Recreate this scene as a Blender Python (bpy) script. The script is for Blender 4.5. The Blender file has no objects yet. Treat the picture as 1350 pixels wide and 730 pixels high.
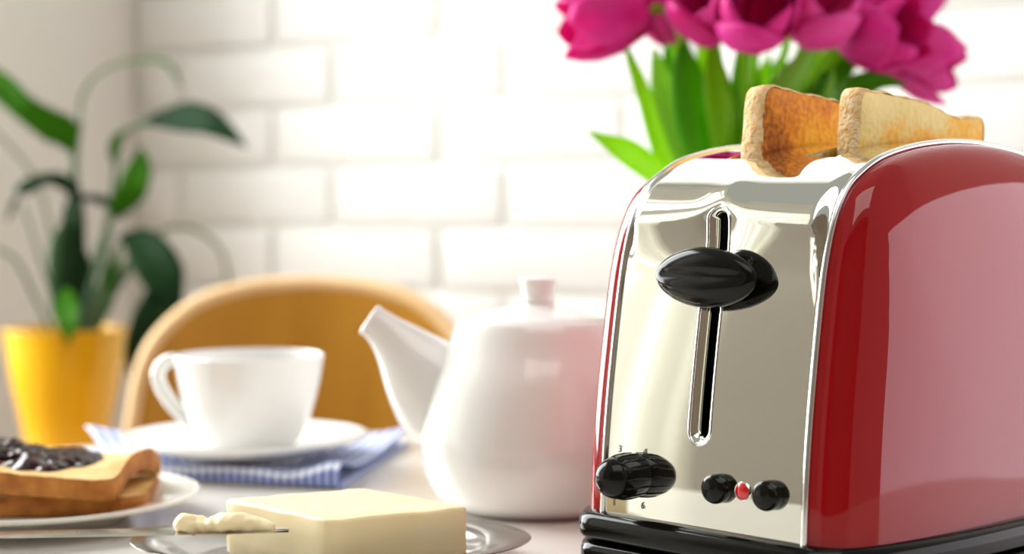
import bpy, bmesh, math, random
from mathutils import Vector, Matrix, noise
random.seed(7)
SC = bpy.context.scene
COL = SC.collection
F, CX, HY, H = 2400.0, 675.0, 260.0, 0.17      # focal length in pixels, centre column, horizon row, eye height over the table

# ------------------------------------------------------------------ camera
cd = bpy.data.cameras.new('camera'); cam = bpy.data.objects.new('camera', cd); COL.objects.link(cam)
cam.location = (0, 0, H); cam.rotation_euler = (math.pi/2, 0, 0)
cd.sensor_fit = 'HORIZONTAL'; cd.sensor_width = 36; cd.lens = F/1350*36
cd.shift_y = -(365-HY)/1350
cd.clip_start = 0.02
cd.dof.use_dof = True; cd.dof.focus_distance = 0.775; cd.dof.aperture_fstop = 5.6
SC.camera = cam

# ------------------------------------------------------------------ world, light, exposure
w = bpy.data.worlds.new('room_air'); SC.world = w; w.use_nodes = True
bg = w.node_tree.nodes['Background']; bg.inputs[0].default_value = (0.92, 0.91, 0.84, 1); bg.inputs[1].default_value = 0.40
SC.view_settings.view_transform = 'Standard'; SC.view_settings.look = 'None'
SC.view_settings.exposure = 0.12; SC.view_settings.gamma = 1.0

KX, KY = -0.498, 2.417                          # room corner; the brick wall runs along WD, the plaster wall along MD
WD = Vector((0.857, -0.514, 0)); MD = Vector((-0.514, -0.857, 0))
def area(name, loc, direc, sx, sy, power, color):
    l = bpy.data.lights.new(name, 'AREA'); l.shape = 'RECTANGLE'; l.size = sx; l.size_y = sy
    l.energy = power; l.color = color
    o = bpy.data.objects.new(name, l); COL.objects.link(o); o.location = loc
    o.rotation_euler = Vector(direc).to_track_quat('-Z', 'Y').to_euler()
    return o
WT0, WT1, WZ0, WZ1 = 0.46, 1.38, -0.05, 1.60    # window opening in the plaster wall
wc = Vector((KX, KY, 0)) + MD*((WT0+WT1)/2) - WD*0.30
area('daylight_left', (wc.x, wc.y, (WZ0+WZ1)/2+.1), WD-Vector((0, 0, .15)), 1.15, 1.8, 90, (0.975, 1.0, 1.0))
VT0, VT1, VZ0, VZ1 = 1.52, 2.05, -0.30, 1.60      # unseen curtained window, added so the toaster chrome reflects something brighter
vc_ = Vector((KX, KY, 0)) + MD*((VT0+VT1)/2) - WD*0.34
area('added_curtain_fill', (vc_.x, vc_.y, (VZ0+VZ1)/2), WD, 0.7, 1.9, 7, (1.0, 0.99, 0.95))  # fill lamp added behind the curtain to light it for the chrome
area('daylight_right', (1.35, 0.92, -0.02), (-1, -0.12, 0.0), 1.2, 1.05, 9.0, (1.0, 0.91, 1.0))
area('added_overhead_fill', (0.25, 0.0, 1.80), (-0.05, 0.45, -1), 1.6, 1.2, 15, (1.0, 0.97, 0.92))  # unseen overhead fill, added to brighten the table, toast and butter

# ------------------------------------------------------------------ helpers
def P(x, y, d): return Vector(((x-CX)*d/F, d, H-(y-HY)*d/F))
def G(x, y, z=0.0):
    d = (H-z)*F/(y-HY); return Vector(((x-CX)*d/F, d, z))

def mat(name, col, rough=0.5, metal=0.0, coat=0.0, spec=0.5, noise_amt=0.0, nscale=20, col2=None, bump=0.0, bscale=60, sss=0.0, trans=0.0, emit=None):
    m = bpy.data.materials.new(name); m.use_nodes = True
    nt = m.node_tree; b = nt.nodes['Principled BSDF']
    b.inputs['Base Color'].default_value = (*col, 1); b.inputs['Roughness'].default_value = rough
    b.inputs['Metallic'].default_value = metal; b.inputs['Coat Weight'].default_value = coat; b.inputs['Coat Roughness'].default_value = 0.02
    b.inputs['Specular IOR Level'].default_value = spec
    if trans: b.inputs['Transmission Weight'].default_value = trans
    if sss:
        b.inputs['Subsurface Weight'].default_value = sss; b.inputs['Subsurface Radius'].default_value = (0.01, 0.006, 0.003); b.inputs['Subsurface Scale'].default_value = 0.5
    if emit: b.inputs['Emission Color'].default_value = (*emit[0], 1); b.inputs['Emission Strength'].default_value = emit[1]
    tc = nt.nodes.new('ShaderNodeTexCoord')
    if col2:
        n = nt.nodes.new('ShaderNodeTexNoise'); n.inputs['Scale'].default_value = nscale; n.inputs['Detail'].default_value = 5
        r = nt.nodes.new('ShaderNodeValToRGB'); r.color_ramp.elements[0].position = 0.35; r.color_ramp.elements[1].position = 0.68
        r.color_ramp.elements[0].color = (*col, 1); r.color_ramp.elements[1].color = (*col2, 1)
        nt.links.new(tc.outputs['Object'], n.inputs['Vector']); nt.links.new(n.outputs['Fac'], r.inputs['Fac']); nt.links.new(r.outputs['Color'], b.inputs['Base Color'])
    if bump:
        n2 = nt.nodes.new('ShaderNodeTexNoise'); n2.inputs['Scale'].default_value = bscale; n2.inputs['Detail'].default_value = 6
        bp = nt.nodes.new('ShaderNodeBump'); bp.inputs['Strength'].default_value = bump; bp.inputs['Distance'].default_value = 0.002
        nt.links.new(tc.outputs['Object'], n2.inputs['Vector']); nt.links.new(n2.outputs['Fac'], bp.inputs['Height']); nt.links.new(bp.outputs['Normal'], b.inputs['Normal'])
    return m

def obj(name, bm, m, parent=None, smooth=True, sharp=None):
    me = bpy.data.meshes.new(name)
    if isinstance(bm, tuple): me.from_pydata(*bm)
    else:
        bmesh.ops.recalc_face_normals(bm, faces=bm.faces); bm.to_mesh(me); bm.free()
    me.materials.append(m)
    if smooth:
        me.polygons.foreach_set('use_smooth', [True]*len(me.polygons))
        if sharp: me.set_sharp_from_angle(angle=math.radians(sharp))
    o = bpy.data.objects.new(name, me); COL.objects.link(o)
    if parent: o.parent = parent
    return o
def tag(o, label, cat, group=None):
    o['label'] = label; o['category'] = cat
    if group: o['group'] = group
    return o
def thing(name, label, cat, loc=(0, 0, 0), rz=0, group=None):
    o = bpy.data.objects.new(name, None); COL.objects.link(o); o.location = loc; o.rotation_euler = (0, 0, rz); o.empty_display_size = 0.02
    return tag(o, label, cat, group)
def struct(o): o['kind'] = 'structure'; return o

def box(bm, c, s, M=None, bevel=0):
    r = bmesh.ops.create_cube(bm, size=1); vs = r['verts']
    for v in vs: v.co = Vector((v.co.x*s[0], v.co.y*s[1], v.co.z*s[2])) + Vector(c)
    if bevel:
        es = list({e for v in vs for e in v.link_edges})
        rr = bmesh.ops.bevel(bm, geom=es, offset=bevel, segments=2, affect='EDGES', profile=0.6)
        vs = list({v for f in rr['faces'] for v in f.verts} | {v for v in vs if v.is_valid})
    if M is not None:
        for v in vs: v.co = M @ v.co
    return vs
def lathe(bm, prof, n=64, M=None):
    rings = []
    for r, z in prof:
        if r < 1e-6: rings.append([bm.verts.new((0, 0, z))])
        else: rings.append([bm.verts.new((r*math.cos(2*math.pi*i/n), r*math.sin(2*math.pi*i/n), z)) for i in range(n)])
    for a, b in zip(rings, rings[1:]):
        for i in range(n):
            j = (i+1) % n
            q = [a[i % len(a)], a[j % len(a)], b[j % len(b)], b[i % len(b)]]
            q = list(dict.fromkeys(q))
            if len(q) > 2: bm.faces.new(q)
    if M is not None:
        for ring in rings:
            for v in ring: v.co = M @ v.co
def crs(pts, n):
    """Catmull-Rom through a list of equal-length tuples, n steps per span"""
    out = []
    p = [pts[0]] + list(pts) + [pts[-1]]
    for i in range(1, len(p)-2):
        for k in range(n):
            t = k/n
            out.append(tuple(0.5*((2*b)+(-a+c)*t+(2*a-5*b+4*c-d)*t*t+(-a+3*b-3*c+d)*t**3) for a, b, c, d in zip(p[i-1], p[i], p[i+1], p[i+2])))
    out.append(tuple(pts[-1])); return out
def tube(bm, pts, rad, n=12, squash=None, caps=True):
    """pts: Vectors, rad: radii; squash=(dirvector, factor)"""
    pts = [Vector(p) for p in pts]
    up = None; rings = []
    for i, p in enumerate(pts):
        t = (pts[min(i+1, len(pts)-1)]-pts[max(i-1, 0)]).normalized()
        if up is None: up = t.orthogonal().normalized()
        up = (up - t*up.dot(t)).normalized(); sd = t.cross(up)
        r = rad[i] if hasattr(rad, '__len__') else rad
        ring = []
        for k in range(n):
            a = 2*math.pi*k/n; off = (up*math.cos(a)+sd*math.sin(a))*r
            if squash: off -= squash[0]*off.dot(squash[0])*(1-squash[1])
            ring.append(bm.verts.new(p+off))
        rings.append(ring)
    for a, b in zip(rings, rings[1:]):
        for k in range(n): bm.faces.new((a[k], a[(k+1) % n], b[(k+1) % n], b[k]))
    if caps: bm.faces.new(rings[0]); bm.faces.new(rings[-1])
    return rings
def grid(bm, nu, nv, fn):
    vs = [[bm.verts.new(fn(i/(nu-1), j/(nv-1))) for j in range(nv)] for i in range(nu)]
    for i in range(nu-1):
        for j in range(nv-1): bm.faces.new((vs[i][j], vs[i+1][j], vs[i+1][j+1], vs[i][j+1]))
    return vs
def sstep(a, b, x):
    t = max(0, min(1, (x-a)/(b-a))); return t*t*(3-2*t)
def solid(bm, t):
    bmesh.ops.recalc_face_normals(bm, faces=bm.faces)
    bmesh.ops.solidify(bm, geom=list(bm.faces), thickness=t)

# ------------------------------------------------------------------ materials
M = {}
M['brick'] = mat('white_painted_brick', (0.86, 0.86, 0.84), 0.55, col2=(0.80, 0.79, 0.76), nscale=9, bump=0.5, bscale=45)
M['mortar'] = mat('white_painted_mortar', (0.86, 0.86, 0.83), 0.8, bump=0.4)
M['plaster'] = mat('cream_plaster', (0.74, 0.71, 0.65), 0.8, col2=(0.70, 0.67, 0.60), nscale=3)
M['floor'] = mat('floor_boards', (0.35, 0.25, 0.16), 0.5, col2=(0.28, 0.19, 0.11), nscale=6)
M['window'] = mat('window_paint', (0.8, 0.8, 0.78), 0.4)
M['table'] = mat('table_paint', (0.85, 0.82, 0.77), 0.22, col2=(0.82, 0.78, 0.72), nscale=5, coat=0.2)
M['tleg'] = mat('table_leg_paint', (0.7, 0.68, 0.64), 0.4)
M['chrome'] = mat('chrome', (0.85, 0.86, 0.79), 0.035, 1.0)
M['rim'] = mat('polished_rim', (0.92, 0.92, 0.92), 0.12, 1.0)
M['red'] = mat('red_lacquer', (0.30, 0.0008, 0.004), 0.4, 0.0, 1.0, spec=0.0)
M['black'] = mat('black_gloss_plastic', (0.005, 0.005, 0.004), 0.13, 0, 0.0, spec=0.2)
M['rubber'] = mat('black_rubber', (0.015, 0.015, 0.015), 0.6)
M['dark'] = mat('slot_dark', (0.004, 0.004, 0.004), 0.8)
M['led'] = mat('red_lens', (0.5, 0.008, 0.012), 0.12, 0, 0.8, emit=((0.8, 0.02, 0.02), 0.15))
M['print'] = mat('dark_print', (0.06, 0.06, 0.055), 0.5)
M['china'] = mat('white_china', (0.80, 0.795, 0.775), 0.12, 0, 0.3)
M['plate'] = mat('cream_glaze', (0.78, 0.75, 0.68), 0.15, 0, 0.4)
M['butter'] = mat('butter', (0.85, 0.71, 0.41), 0.45, sss=0.3, col2=(0.87, 0.75, 0.48), nscale=30, bump=0.25, bscale=90)
M['steel'] = mat('brushed_steel', (0.72, 0.71, 0.69), 0.16, 1.0)
M['tray'] = mat('tray_metal', (0.36, 0.34, 0.32), 0.16, 1.0)
M['jam'] = mat('dark_jam', (0.010, 0.0008, 0.002), 0.10, 0, 0.0, spec=.35, col2=(0.035, 0.002, 0.004), nscale=60)
M['pot'] = mat('yellow_glazed_pot', (0.86, 0.46, 0.005), 0.25, 0, 0.3)
M['soil'] = mat('soil', (0.03, 0.02, 0.012), 0.9, bump=0.8)
def thin(m, w, tint):
    """let light through a leaf or petal"""
    nt = m.node_tree; b = nt.nodes['Principled BSDF']; out = nt.nodes['Material Output']
    tr = nt.nodes.new('ShaderNodeBsdfTranslucent'); tr.inputs['Color'].default_value = (*tint, 1)
    mx = nt.nodes.new('ShaderNodeMixShader'); mx.inputs[0].default_value = w
    nt.links.new(b.outputs[0], mx.inputs[1]); nt.links.new(tr.outputs[0], mx.inputs[2]); nt.links.new(mx.outputs[0], out.inputs['Surface']); return m
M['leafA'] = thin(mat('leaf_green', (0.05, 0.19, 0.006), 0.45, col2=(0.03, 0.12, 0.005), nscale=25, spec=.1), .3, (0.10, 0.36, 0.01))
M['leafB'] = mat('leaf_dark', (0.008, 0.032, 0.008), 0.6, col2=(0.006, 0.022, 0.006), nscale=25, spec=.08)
M['stalk'] = mat('leaf_stalk', (0.035, 0.09, 0.03), 0.5, spec=.25)
M['dry'] = mat('dry_stalk', (0.17, 0.18, 0.10), 0.7, spec=.2)
M['tl1'] = thin(mat('tulip_leaf_bright', (0.24, 0.50, 0.008), 0.4, col2=(0.17, 0.42, 0.006), nscale=30, spec=.3), .5, (0.52, 0.85, 0.02))
M['tl2'] = thin(mat('tulip_leaf_deep', (0.08, 0.27, 0.006), 0.4, col2=(0.045, 0.18, 0.004), nscale=30, spec=.3), .45, (0.26, 0.62, 0.015))
M['tl3'] = thin(mat('tulip_leaf_pale', (0.26, 0.50, 0.09), 0.45, col2=(0.20, 0.42, 0.05), nscale=30, spec=.3), .45, (0.50, 0.80, 0.14))
M['curtain'] = thin(mat('added_curtain', (0.85, 0.84, 0.78), 0.9, spec=.1), .6, (0.85, 0.84, 0.78))
M['petal'] = thin(mat('pink_petal', (0.80, 0.045, 0.40), 0.5, col2=(0.66, 0.012, 0.22), nscale=28, spec=.25), .4, (0.85, 0.03, 0.34))
M['petal2'] = thin(mat('pink_petal_pale', (0.88, 0.13, 0.52), 0.5, col2=(0.76, 0.03, 0.32), nscale=28, spec=.25), .4, (0.90, 0.07, 0.46))
M['stand'] = mat('plant_stand_wood', (0.42, 0.28, 0.15), 0.5)

def wood(name, c1, c2, sx=2.0):
    m = bpy.data.materials.new(name); m.use_nodes = True; nt = m.node_tree; b = nt.nodes['Principled BSDF']
    tc = nt.nodes.new('ShaderNodeTexCoord'); mp = nt.nodes.new('ShaderNodeMapping'); mp.inputs['Scale'].default_value = (14, 14, sx)
    n = nt.nodes.new('ShaderNodeTexNoise'); n.inputs['Scale'].default_value = 3; n.inputs['Detail'].default_value = 6
    r = nt.nodes.new('ShaderNodeValToRGB'); r.color_ramp.elements[0].position = .3; r.color_ramp.elements[1].position = .7
    r.color_ramp.elements[0].color = (*c1, 1); r.color_ramp.elements[1].color = (*c2, 1)
    nt.links.new(tc.outputs['Object'], mp.inputs['Vector']); nt.links.new(mp.outputs['Vector'], n.inputs['Vector']); nt.links.new(n.outputs['Fac'], r.inputs['Fac']); nt.links.new(r.outputs['Color'], b.inputs['Base Color'])
    b.inputs['Roughness'].default_value = 0.5; b.inputs['Specular IOR Level'].default_value = 0.2
    return m
M['chair'] = wood('varnished_beech', (0.50, 0.245, 0.028), (0.43, 0.20, 0.020))
M['chairedge'] = wood('beech_ply_edge', (0.80, 0.56, 0.30), (0.72, 0.48, 0.24))

def toastmat(name, stops, lo, hi, axis_scale, seed, offs, bumps=0.6):
    """crumb face: browning follows a soft noise field that belongs to the bread itself"""
    m = bpy.data.materials.new(name); m.use_nodes = True; nt = m.node_tree; b = nt.nodes['Principled BSDF']
    tc = nt.nodes.new('ShaderNodeTexCoord')
    g = nt.nodes.new('ShaderNodeVectorMath'); g.operation = 'DOT_PRODUCT'; g.inputs[1].default_value = axis_scale
    nt.links.new(tc.outputs['Object'], g.inputs[0])
    n = nt.nodes.new('ShaderNodeTexNoise'); n.inputs['Scale'].default_value = 45; n.inputs['Detail'].default_value = 3; n.noise_dimensions = '4D'; n.inputs['W'].default_value = seed
    n2 = nt.nodes.new('ShaderNodeTexNoise'); n2.inputs['Scale'].default_value = 330; n2.inputs['Detail'].default_value = 4
    for q in (n, n2): nt.links.new(tc.outputs['Object'], q.inputs['Vector'])
    a = nt.nodes.new('ShaderNodeMath'); a.operation = 'MULTIPLY_ADD'; a.inputs[1].default_value = lo; a.inputs[2].default_value = offs
    nt.links.new(n.outputs['Fac'], a.inputs[0])
    c = nt.nodes.new('ShaderNodeMath'); c.operation = 'MULTIPLY_ADD'; c.inputs[1].default_value = hi
    nt.links.new(n2.outputs['Fac'], c.inputs[0]); nt.links.new(a.outputs[0], c.inputs[2])
    d = nt.nodes.new('ShaderNodeMath'); d.operation = 'ADD'; nt.links.new(c.outputs[0], d.inputs[0]); nt.links.new(g.outputs['Value'], d.inputs[1])
    r = nt.nodes.new('ShaderNodeValToRGB'); els = r.color_ramp.elements
    els[0].position = stops[0][0]; els[0].color = (*stops[0][1], 1); els[1].position = stops[-1][0]; els[1].color = (*stops[-1][1], 1)
    for p, col in stops[1:-1]:
        e = els.new(p); e.color = (*col, 1)
    nt.links.new(d.outputs[0], r.inputs['Fac']); nt.links.new(r.outputs['Color'], b.inputs['Base Color'])
    b.inputs['Roughness'].default_value = 0.6
    bp = nt.nodes.new('ShaderNodeBump'); bp.inputs['Strength'].default_value = bumps; bp.inputs['Distance'].default_value = 0.0012
    nt.links.new(n2.outputs['Fac'], bp.inputs['Height']); nt.links.new(bp.outputs['Normal'], b.inputs['Normal'])
    return m
PALE, GOLD, AMBER, BROWN = (0.93, 0.72, 0.30), (0.90, 0.46, 0.03), (0.74, 0.24, 0.006), (0.26, 0.05, 0.003)
M['toastA'] = toastmat('toast_crumb_dark', [(0.2, GOLD), (0.45, GOLD), (0.62, AMBER), (0.85, BROWN)], 0.9, 0.5, (0, -5.0, 0), 1.3, -0.20)
M['toastB'] = toastmat('toast_crumb_pale', [(0.2, PALE), (0.50, (0.84, 0.64, 0.25)), (0.66, GOLD), (0.90, AMBER)], 0.8, 0.4, (0, 3.0, -14.0), 4.7, 0.52)
M['crust'] = mat('toast_crust', (0.78, 0.45, 0.16), 0.75, col2=(0.90, 0.68, 0.40), nscale=260, bump=1.0, bscale=380)
M['crust2'] = mat('bread_crust', (0.36, 0.11, 0.010), 0.65, col2=(0.56, 0.22, 0.03), nscale=90, bump=0.7, bscale=220)
M['crumb'] = mat('bread_crumb', (0.80, 0.52, 0.20), 0.75, col2=(0.70, 0.40, 0.12), nscale=60, bump=0.8, bscale=260)

def checkmat():
    m = bpy.data.materials.new('blue_check_cloth'); m.use_nodes = True; nt = m.node_tree; b = nt.nodes['Principled BSDF']
    uv = nt.nodes.new('ShaderNodeUVMap'); sp = nt.nodes.new('ShaderNodeSeparateXYZ'); nt.links.new(uv.outputs[0], sp.inputs[0])
    st = []
    for ax in ('X', 'Y'):
        fr = nt.nodes.new('ShaderNodeMath'); fr.operation = 'FRACT'; nt.links.new(sp.outputs[ax], fr.inputs[0])
        gt = nt.nodes.new('ShaderNodeMath'); gt.operation = 'GREATER_THAN'; gt.inputs[1].default_value = 0.5; nt.links.new(fr.outputs[0], gt.inputs[0]); st.append(gt)
    ad = nt.nodes.new('ShaderNodeMath'); ad.operation = 'ADD'; nt.links.new(st[0].outputs[0], ad.inputs[0]); nt.links.new(st[1].outputs[0], ad.inputs[1])
    hf = nt.nodes.new('ShaderNodeMath'); hf.operation = 'MULTIPLY'; hf.inputs[1].default_value = 0.5; nt.links.new(ad.outputs[0], hf.inputs[0])
    r = nt.nodes.new('ShaderNodeValToRGB'); r.color_ramp.interpolation = 'LINEAR'
    r.color_ramp.elements[0].color = (0.84, 0.85, 0.88, 1); r.color_ramp.elements[1].color = (0.07, 0.10, 0.36, 1)
    e = r.color_ramp.elements.new(0.5); e.color = (0.36, 0.42, 0.66, 1)
    nt.links.new(hf.outputs[0], r.inputs['Fac']); nt.links.new(r.outputs['Color'], b.inputs['Base Color']); b.inputs['Roughness'].default_value = 0.9
    return m
M['check'] = checkmat()

# ------------------------------------------------------------------ room shell
FZ = -0.75
def wallbox(bm, o, a, n, a0, a1, z0, z1, n0, n1):
    """box spanning a0..a1 along a, n0..n1 along n, z0..z1, from origin o"""
    Mx = Matrix((( a.x, n.x, 0, o.x), (a.y, n.y, 0, o.y), (0, 0, 1, 0), (0, 0, 0, 1)))
    box(bm, ((a0+a1)/2, (n0+n1)/2, (z0+z1)/2), (a1-a0, n1-n0, z1-z0), Mx)
K = Vector((KX, KY, 0))
bm = bmesh.new(); box(bm, (0, 1.0, FZ-0.05), (6, 5, 0.1)); struct(obj('floor', bm, M['floor'], smooth=False))
bm = bmesh.new(); wallbox(bm, K, WD, -MD, -0.1, 3.2, FZ, 1.9, 0.0, 0.12)
wall_back = struct(obj('wall_back', bm, M['mortar'], smooth=False))
# bricks of the back wall, each its own part
BP, BH, BT = 0.2477, 0.075, 0.004
bricks = []
for v in range(4):
    bm = bmesh.new(); box(bm, (0, 0, 0), (BP-0.010, 0.014, BH-0.0085), bevel=0.004)
    for q in bm.verts:
        q.co += Vector((noise.noise(q.co*30+Vector((v*9, 0, 0)))*0.003, 0, noise.noise(q.co*34+Vector((0, v*7, 3)))*0.0022))
    me = bpy.data.meshes.new('brick'); bm.to_mesh(me); bm.free(); me.materials.append(M['brick'])
    me.polygons.foreach_set('use_smooth', [True]*len(me.polygons)); bricks.append(me)
rzw = math.atan2(WD.y, WD.x)
u_even = ((-0.2964)-KX)/0.857; u_odd = ((-0.2184)-KX)/0.857
LEN = 2.2
for r in range(-5, 7):
    z = 0.133+0.075*3+0.0375+r*BH          # row 0 sits above the third joint
    z = 0.133+0.0375+r*BH
    u0 = u_even if r % 2 == 1 else u_odd
    k0 = math.ceil(u0/BP)
    for k in range(-k0-1, 9):
        a, b = u0+k*BP, u0+(k+1)*BP
        cut = 1.0
        if b < 0.03: continue
        if a < 0: cut = (b-0.005)/BP; a = b-BP*cut
        if b > LEN: continue
        o = bpy.data.objects.new('brick', random.choice(bricks)); COL.objects.link(o); o.parent = wall_back
        c = K + WD*((a+b)/2) + MD*(0.0005+random.uniform(-0.001, 0.001))
        o.location = (c.x, c.y, z); o.rotation_euler = (random.uniform(-.012, .012), 0, rzw+random.uniform(-.006, .006)); o.scale = (cut, 1, 1)
# plaster wall with the window opening
bm = bmesh.new()
for a0, a1, z0, z1 in ((0, WT0, FZ, 1.9), (WT1, VT0, FZ, 1.9), (VT1, 3.2, FZ, 1.9), (WT0, WT1, FZ, WZ0), (WT0, WT1, WZ1, 1.9), (VT0, VT1, FZ, VZ0), (VT0, VT1, VZ1, 1.9)):
    wallbox(bm, K, MD, -WD, a0, a1, z0, z1, 0.0, 0.12)
struct(obj('wall_left', bm, M['plaster'], smooth=False))
bm = bmesh.new()
for a0, a1, z0, z1 in ((WT0, WT0+.04, WZ0, WZ1), (WT1-.04, WT1, WZ0, WZ1), (WT0, WT1, WZ0, WZ0+.04), (WT0, WT1, WZ1-.04, WZ1), ((WT0+WT1)/2-.02, (WT0+WT1)/2+.02, WZ0, WZ1)):
    wallbox(bm, K, MD, -WD, a0, a1, z0, z1, 0.05, 0.09)
struct(obj('window_1', bm, M['window'], smooth=False))
bm = bmesh.new()
for a0, a1, z0, z1 in ((VT0, VT0+.03, VZ0, VZ1), (VT1-.03, VT1, VZ0, VZ1), (VT0, VT1, VZ0, VZ0+.03), (VT0, VT1, VZ1-.03, VZ1)):
    wallbox(bm, K, MD, -WD, a0, a1, z0, z1, 0.07, 0.11)
struct(obj('added_window', bm, M['window'], smooth=False))  # frame of the added window, there only for the chrome reflection
bm = bmesh.new()
grid(bm, 90, 3, lambda a, b: K + MD*(VT0+.004+(VT1-VT0-.008)*a) - WD*(.040+.014*math.sin(a*44)) + Vector((0, 0, VZ0+.01+(VZ1-VZ0-.02)*b)))
tag(obj('added_curtain', bm, M['curtain']), 'unseen sheer curtain added left of the camera to brighten the chrome', 'curtain')

# the side of the room behind the camera
M['far'] = mat('far_wall_paint', (0.22, 0.17, 0.13), 0.8, col2=(0.19, 0.14, 0.10), nscale=2)
bm = bmesh.new(); box(bm, (-0.2, -1.36, (FZ+1.9)/2), (3.9, 0.12, 1.9-FZ)); struct(obj('wall_front', bm, M['far'], smooth=False))

# ------------------------------------------------------------------ round table
tb = thing('dining_table', 'round white painted table carrying the breakfast things and the red toaster', 'table', (0, 0.78, FZ))
bm = bmesh.new(); lathe(bm, [(0, .722), (.535, .722), (.555, .727), (.56, .735), (.56, .743), (.556, .748), (.55, .75), (0, .75)], 128)
obj('tabletop', bm, M['table'], tb, sharp=40)
bm = bmesh.new(); lathe(bm, [(0, 0), (.26, 0), (.26, .012), (.22, .025), (.06, .06), (.04, .12), (.035, .4), (.04, .66), (.16, .70), (.16, .722), (0, .722)], 48)
obj('pedestal', bm, M['tleg'], tb, sharp=40)

# ------------------------------------------------------------------ toaster (local x = across the front, local y = towards the back)
A = math.radians(46)
T = thing('toaster', 'red two-slice toaster with chrome front and black base holding two slices of toast', 'toaster', (0.0784, 0.7665, 0), -A)
HW, LEN_T, BUL, NE = 0.0545, 0.23, 0.025, 3.0
half = [(0, .024), (.0012, .05), (.0036, .075), (.0068, .099), (.0118, .13), (.0156, .147), (.0204, .1605), (.0272, .1718), (.0362, .1790), (.0524, .1865), (.0748, .1915), (.098, .1940), (.115, .1945)]
hp = crs(half, 16)
prof = hp + [(LEN_T-s, z) for s, z in hp[-2::-1]]
US = -0.002                                     # the lever slot
def lipz(u):
    return .1560 + .0058*math.exp(-abs(u-US)/.022) + .0030*math.exp(-((u-US)/.0085)**2) - .030*sstep(.047, .0560, u)**1.5
def recess(u, z):
    """a cove under the top frame swells out to a lip, then eases back into the rounded top"""
    zl = lipz(u); D = .0054*(1-sstep(HW-.007, HW-.0004, abs(u))); wv = .020
    if z < zl: t = max(0, (z-(zl-wv))/wv); return -D*t*t
    return -D*(1-sstep(zl+.002, .186, z))
bm = bmesh.new(); NU = 120; rings = []
for i in range(NU+1):
    u = -HW+2*HW*i/NU; ring = []
    for k, (s, z) in enumerate(prof):
        a = prof[max(k-1, 0)]; b = prof[min(k+1, len(prof)-1)]
        t = Vector((b[0]-a[0], b[1]-a[1])).normalized(); nrm = Vector((-t.y, t.x))
        off = 0
        if s < .115:
            off = -recess(u, z)
        ring.append(bm.verts.new((u, s+nrm.x*off, z+nrm.y*off)))
    rings.append(ring)
for a, b in zip(rings, rings[1:]):
    for k in range(len(prof)-1): bm.faces.new((a[k], b[k], b[k+1], a[k+1]))
    bm.faces.new((a[0], a[-1], b[-1], b[0]))
bm.faces.new(rings[0]); bm.faces.new(rings[-1])
body = obj('chrome_body', bm, M['chrome'], T)
def cutter(fn):
    bm = bmesh.new(); fn(bm); bmesh.ops.recalc_face_normals(bm, faces=bm.faces)
    me = bpy.data.meshes.new('cut'); bm.to_mesh(me); bm.free(); me.materials.append(M['chrome'])
    o = bpy.data.objects.new('cut', me); COL.objects.link(o); o.parent = T; return o
def stadium(bm, c, hw, z0, z1, y0, y1, n=10):
    pts = [(c+hw*math.cos(math.pi*i/n), z1-hw+hw*math.sin(math.pi*i/n)) for i in range(n+1)] + [(c-hw*math.cos(math.pi*i/n), z0+hw-hw*math.sin(math.pi*i/n)) for i in range(n+1)]
    f = [bm.verts.new((x, y0, z)) for x, z in pts]; g = [bm.verts.new((x, y1, z)) for x, z in pts]
    bm.faces.new(f); bm.faces.new(g)
    for i in range(len(f)): bm.faces.new((f[i], f[(i+1) % len(f)], g[(i+1) % len(f)], g[i]))
SLW, SZ0, SZ1 = 0.0058, 0.0655, 0.1660
cuts = [cutter(lambda bm: stadium(bm, US, SLW, SZ0, SZ1, -0.02, 0.032))]
TU = (-0.0215, 0.0215)
for tu in TU: cuts.append(cutter(lambda bm: box(bm, (tu, .1205, .17), (.0172, .131, .11))))
for c in cuts:
    md = body.modifiers.new('b', 'BOOLEAN'); md.operation = 'DIFFERENCE'; md.object = c; md.solver = 'EXACT'
bpy.context.view_layer.update()
dg = bpy.context.evaluated_depsgraph_get()
nm = bpy.data.meshes.new_from_object(body.evaluated_get(dg)); body.modifiers.clear(); body.data = nm
nm.polygons.foreach_set('use_smooth', [True]*len(nm.polygons)); nm.set_sharp_from_angle(angle=math.radians(35))
nm.materials.clear(); nm.materials.append(M['chrome'])
for c in cuts: bpy.data.objects.remove(c)
# slot lining (black back) and raised lip
bm = bmesh.new(); stadium(bm, US, SLW+.001, SZ0-.001, SZ1+.001, 0.0255, 0.0275); obj('slot_back', bm, M['dark'], T, smooth=False)
def panel_s(z, u=0.02):
    for (s0, z0), (s1, z1) in zip(hp, hp[1:]):
        if z0 <= z <= z1:
            s = s0+(s1-s0)*(z-z0)/(z1-z0); break
    return s + recess(u, z)
def lip_path(c, hw, z0, z1, n=14):
    pts = []
    for i in range(n+1): pts.append((c+hw*math.cos(math.pi*i/n), z1-hw+hw*math.sin(math.pi*i/n)))
    for k in range(1, 24): pts.append((c-hw, z1-hw-(z1-z0-2*hw)*k/24))
    for i in range(n+1): pts.append((c-hw*math.cos(math.pi*i/n), z0+hw-hw*math.sin(math.pi*i/n)))
    for k in range(1, 24): pts.append((c+hw, z0+hw+(z1-z0-2*hw)*k/24))
    pts.append(pts[0]); return pts
bm = bmesh.new(); tube(bm, [Vector((x, panel_s(z, x)+.0004, z)) for x, z in lip_path(US, SLW+.0002, SZ0-.0002, SZ1+.0002)], 0.0008, 8, caps=False)
obj('slot_rim', bm, M['rim'], T)
bm = bmesh.new(); rr = []
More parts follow.
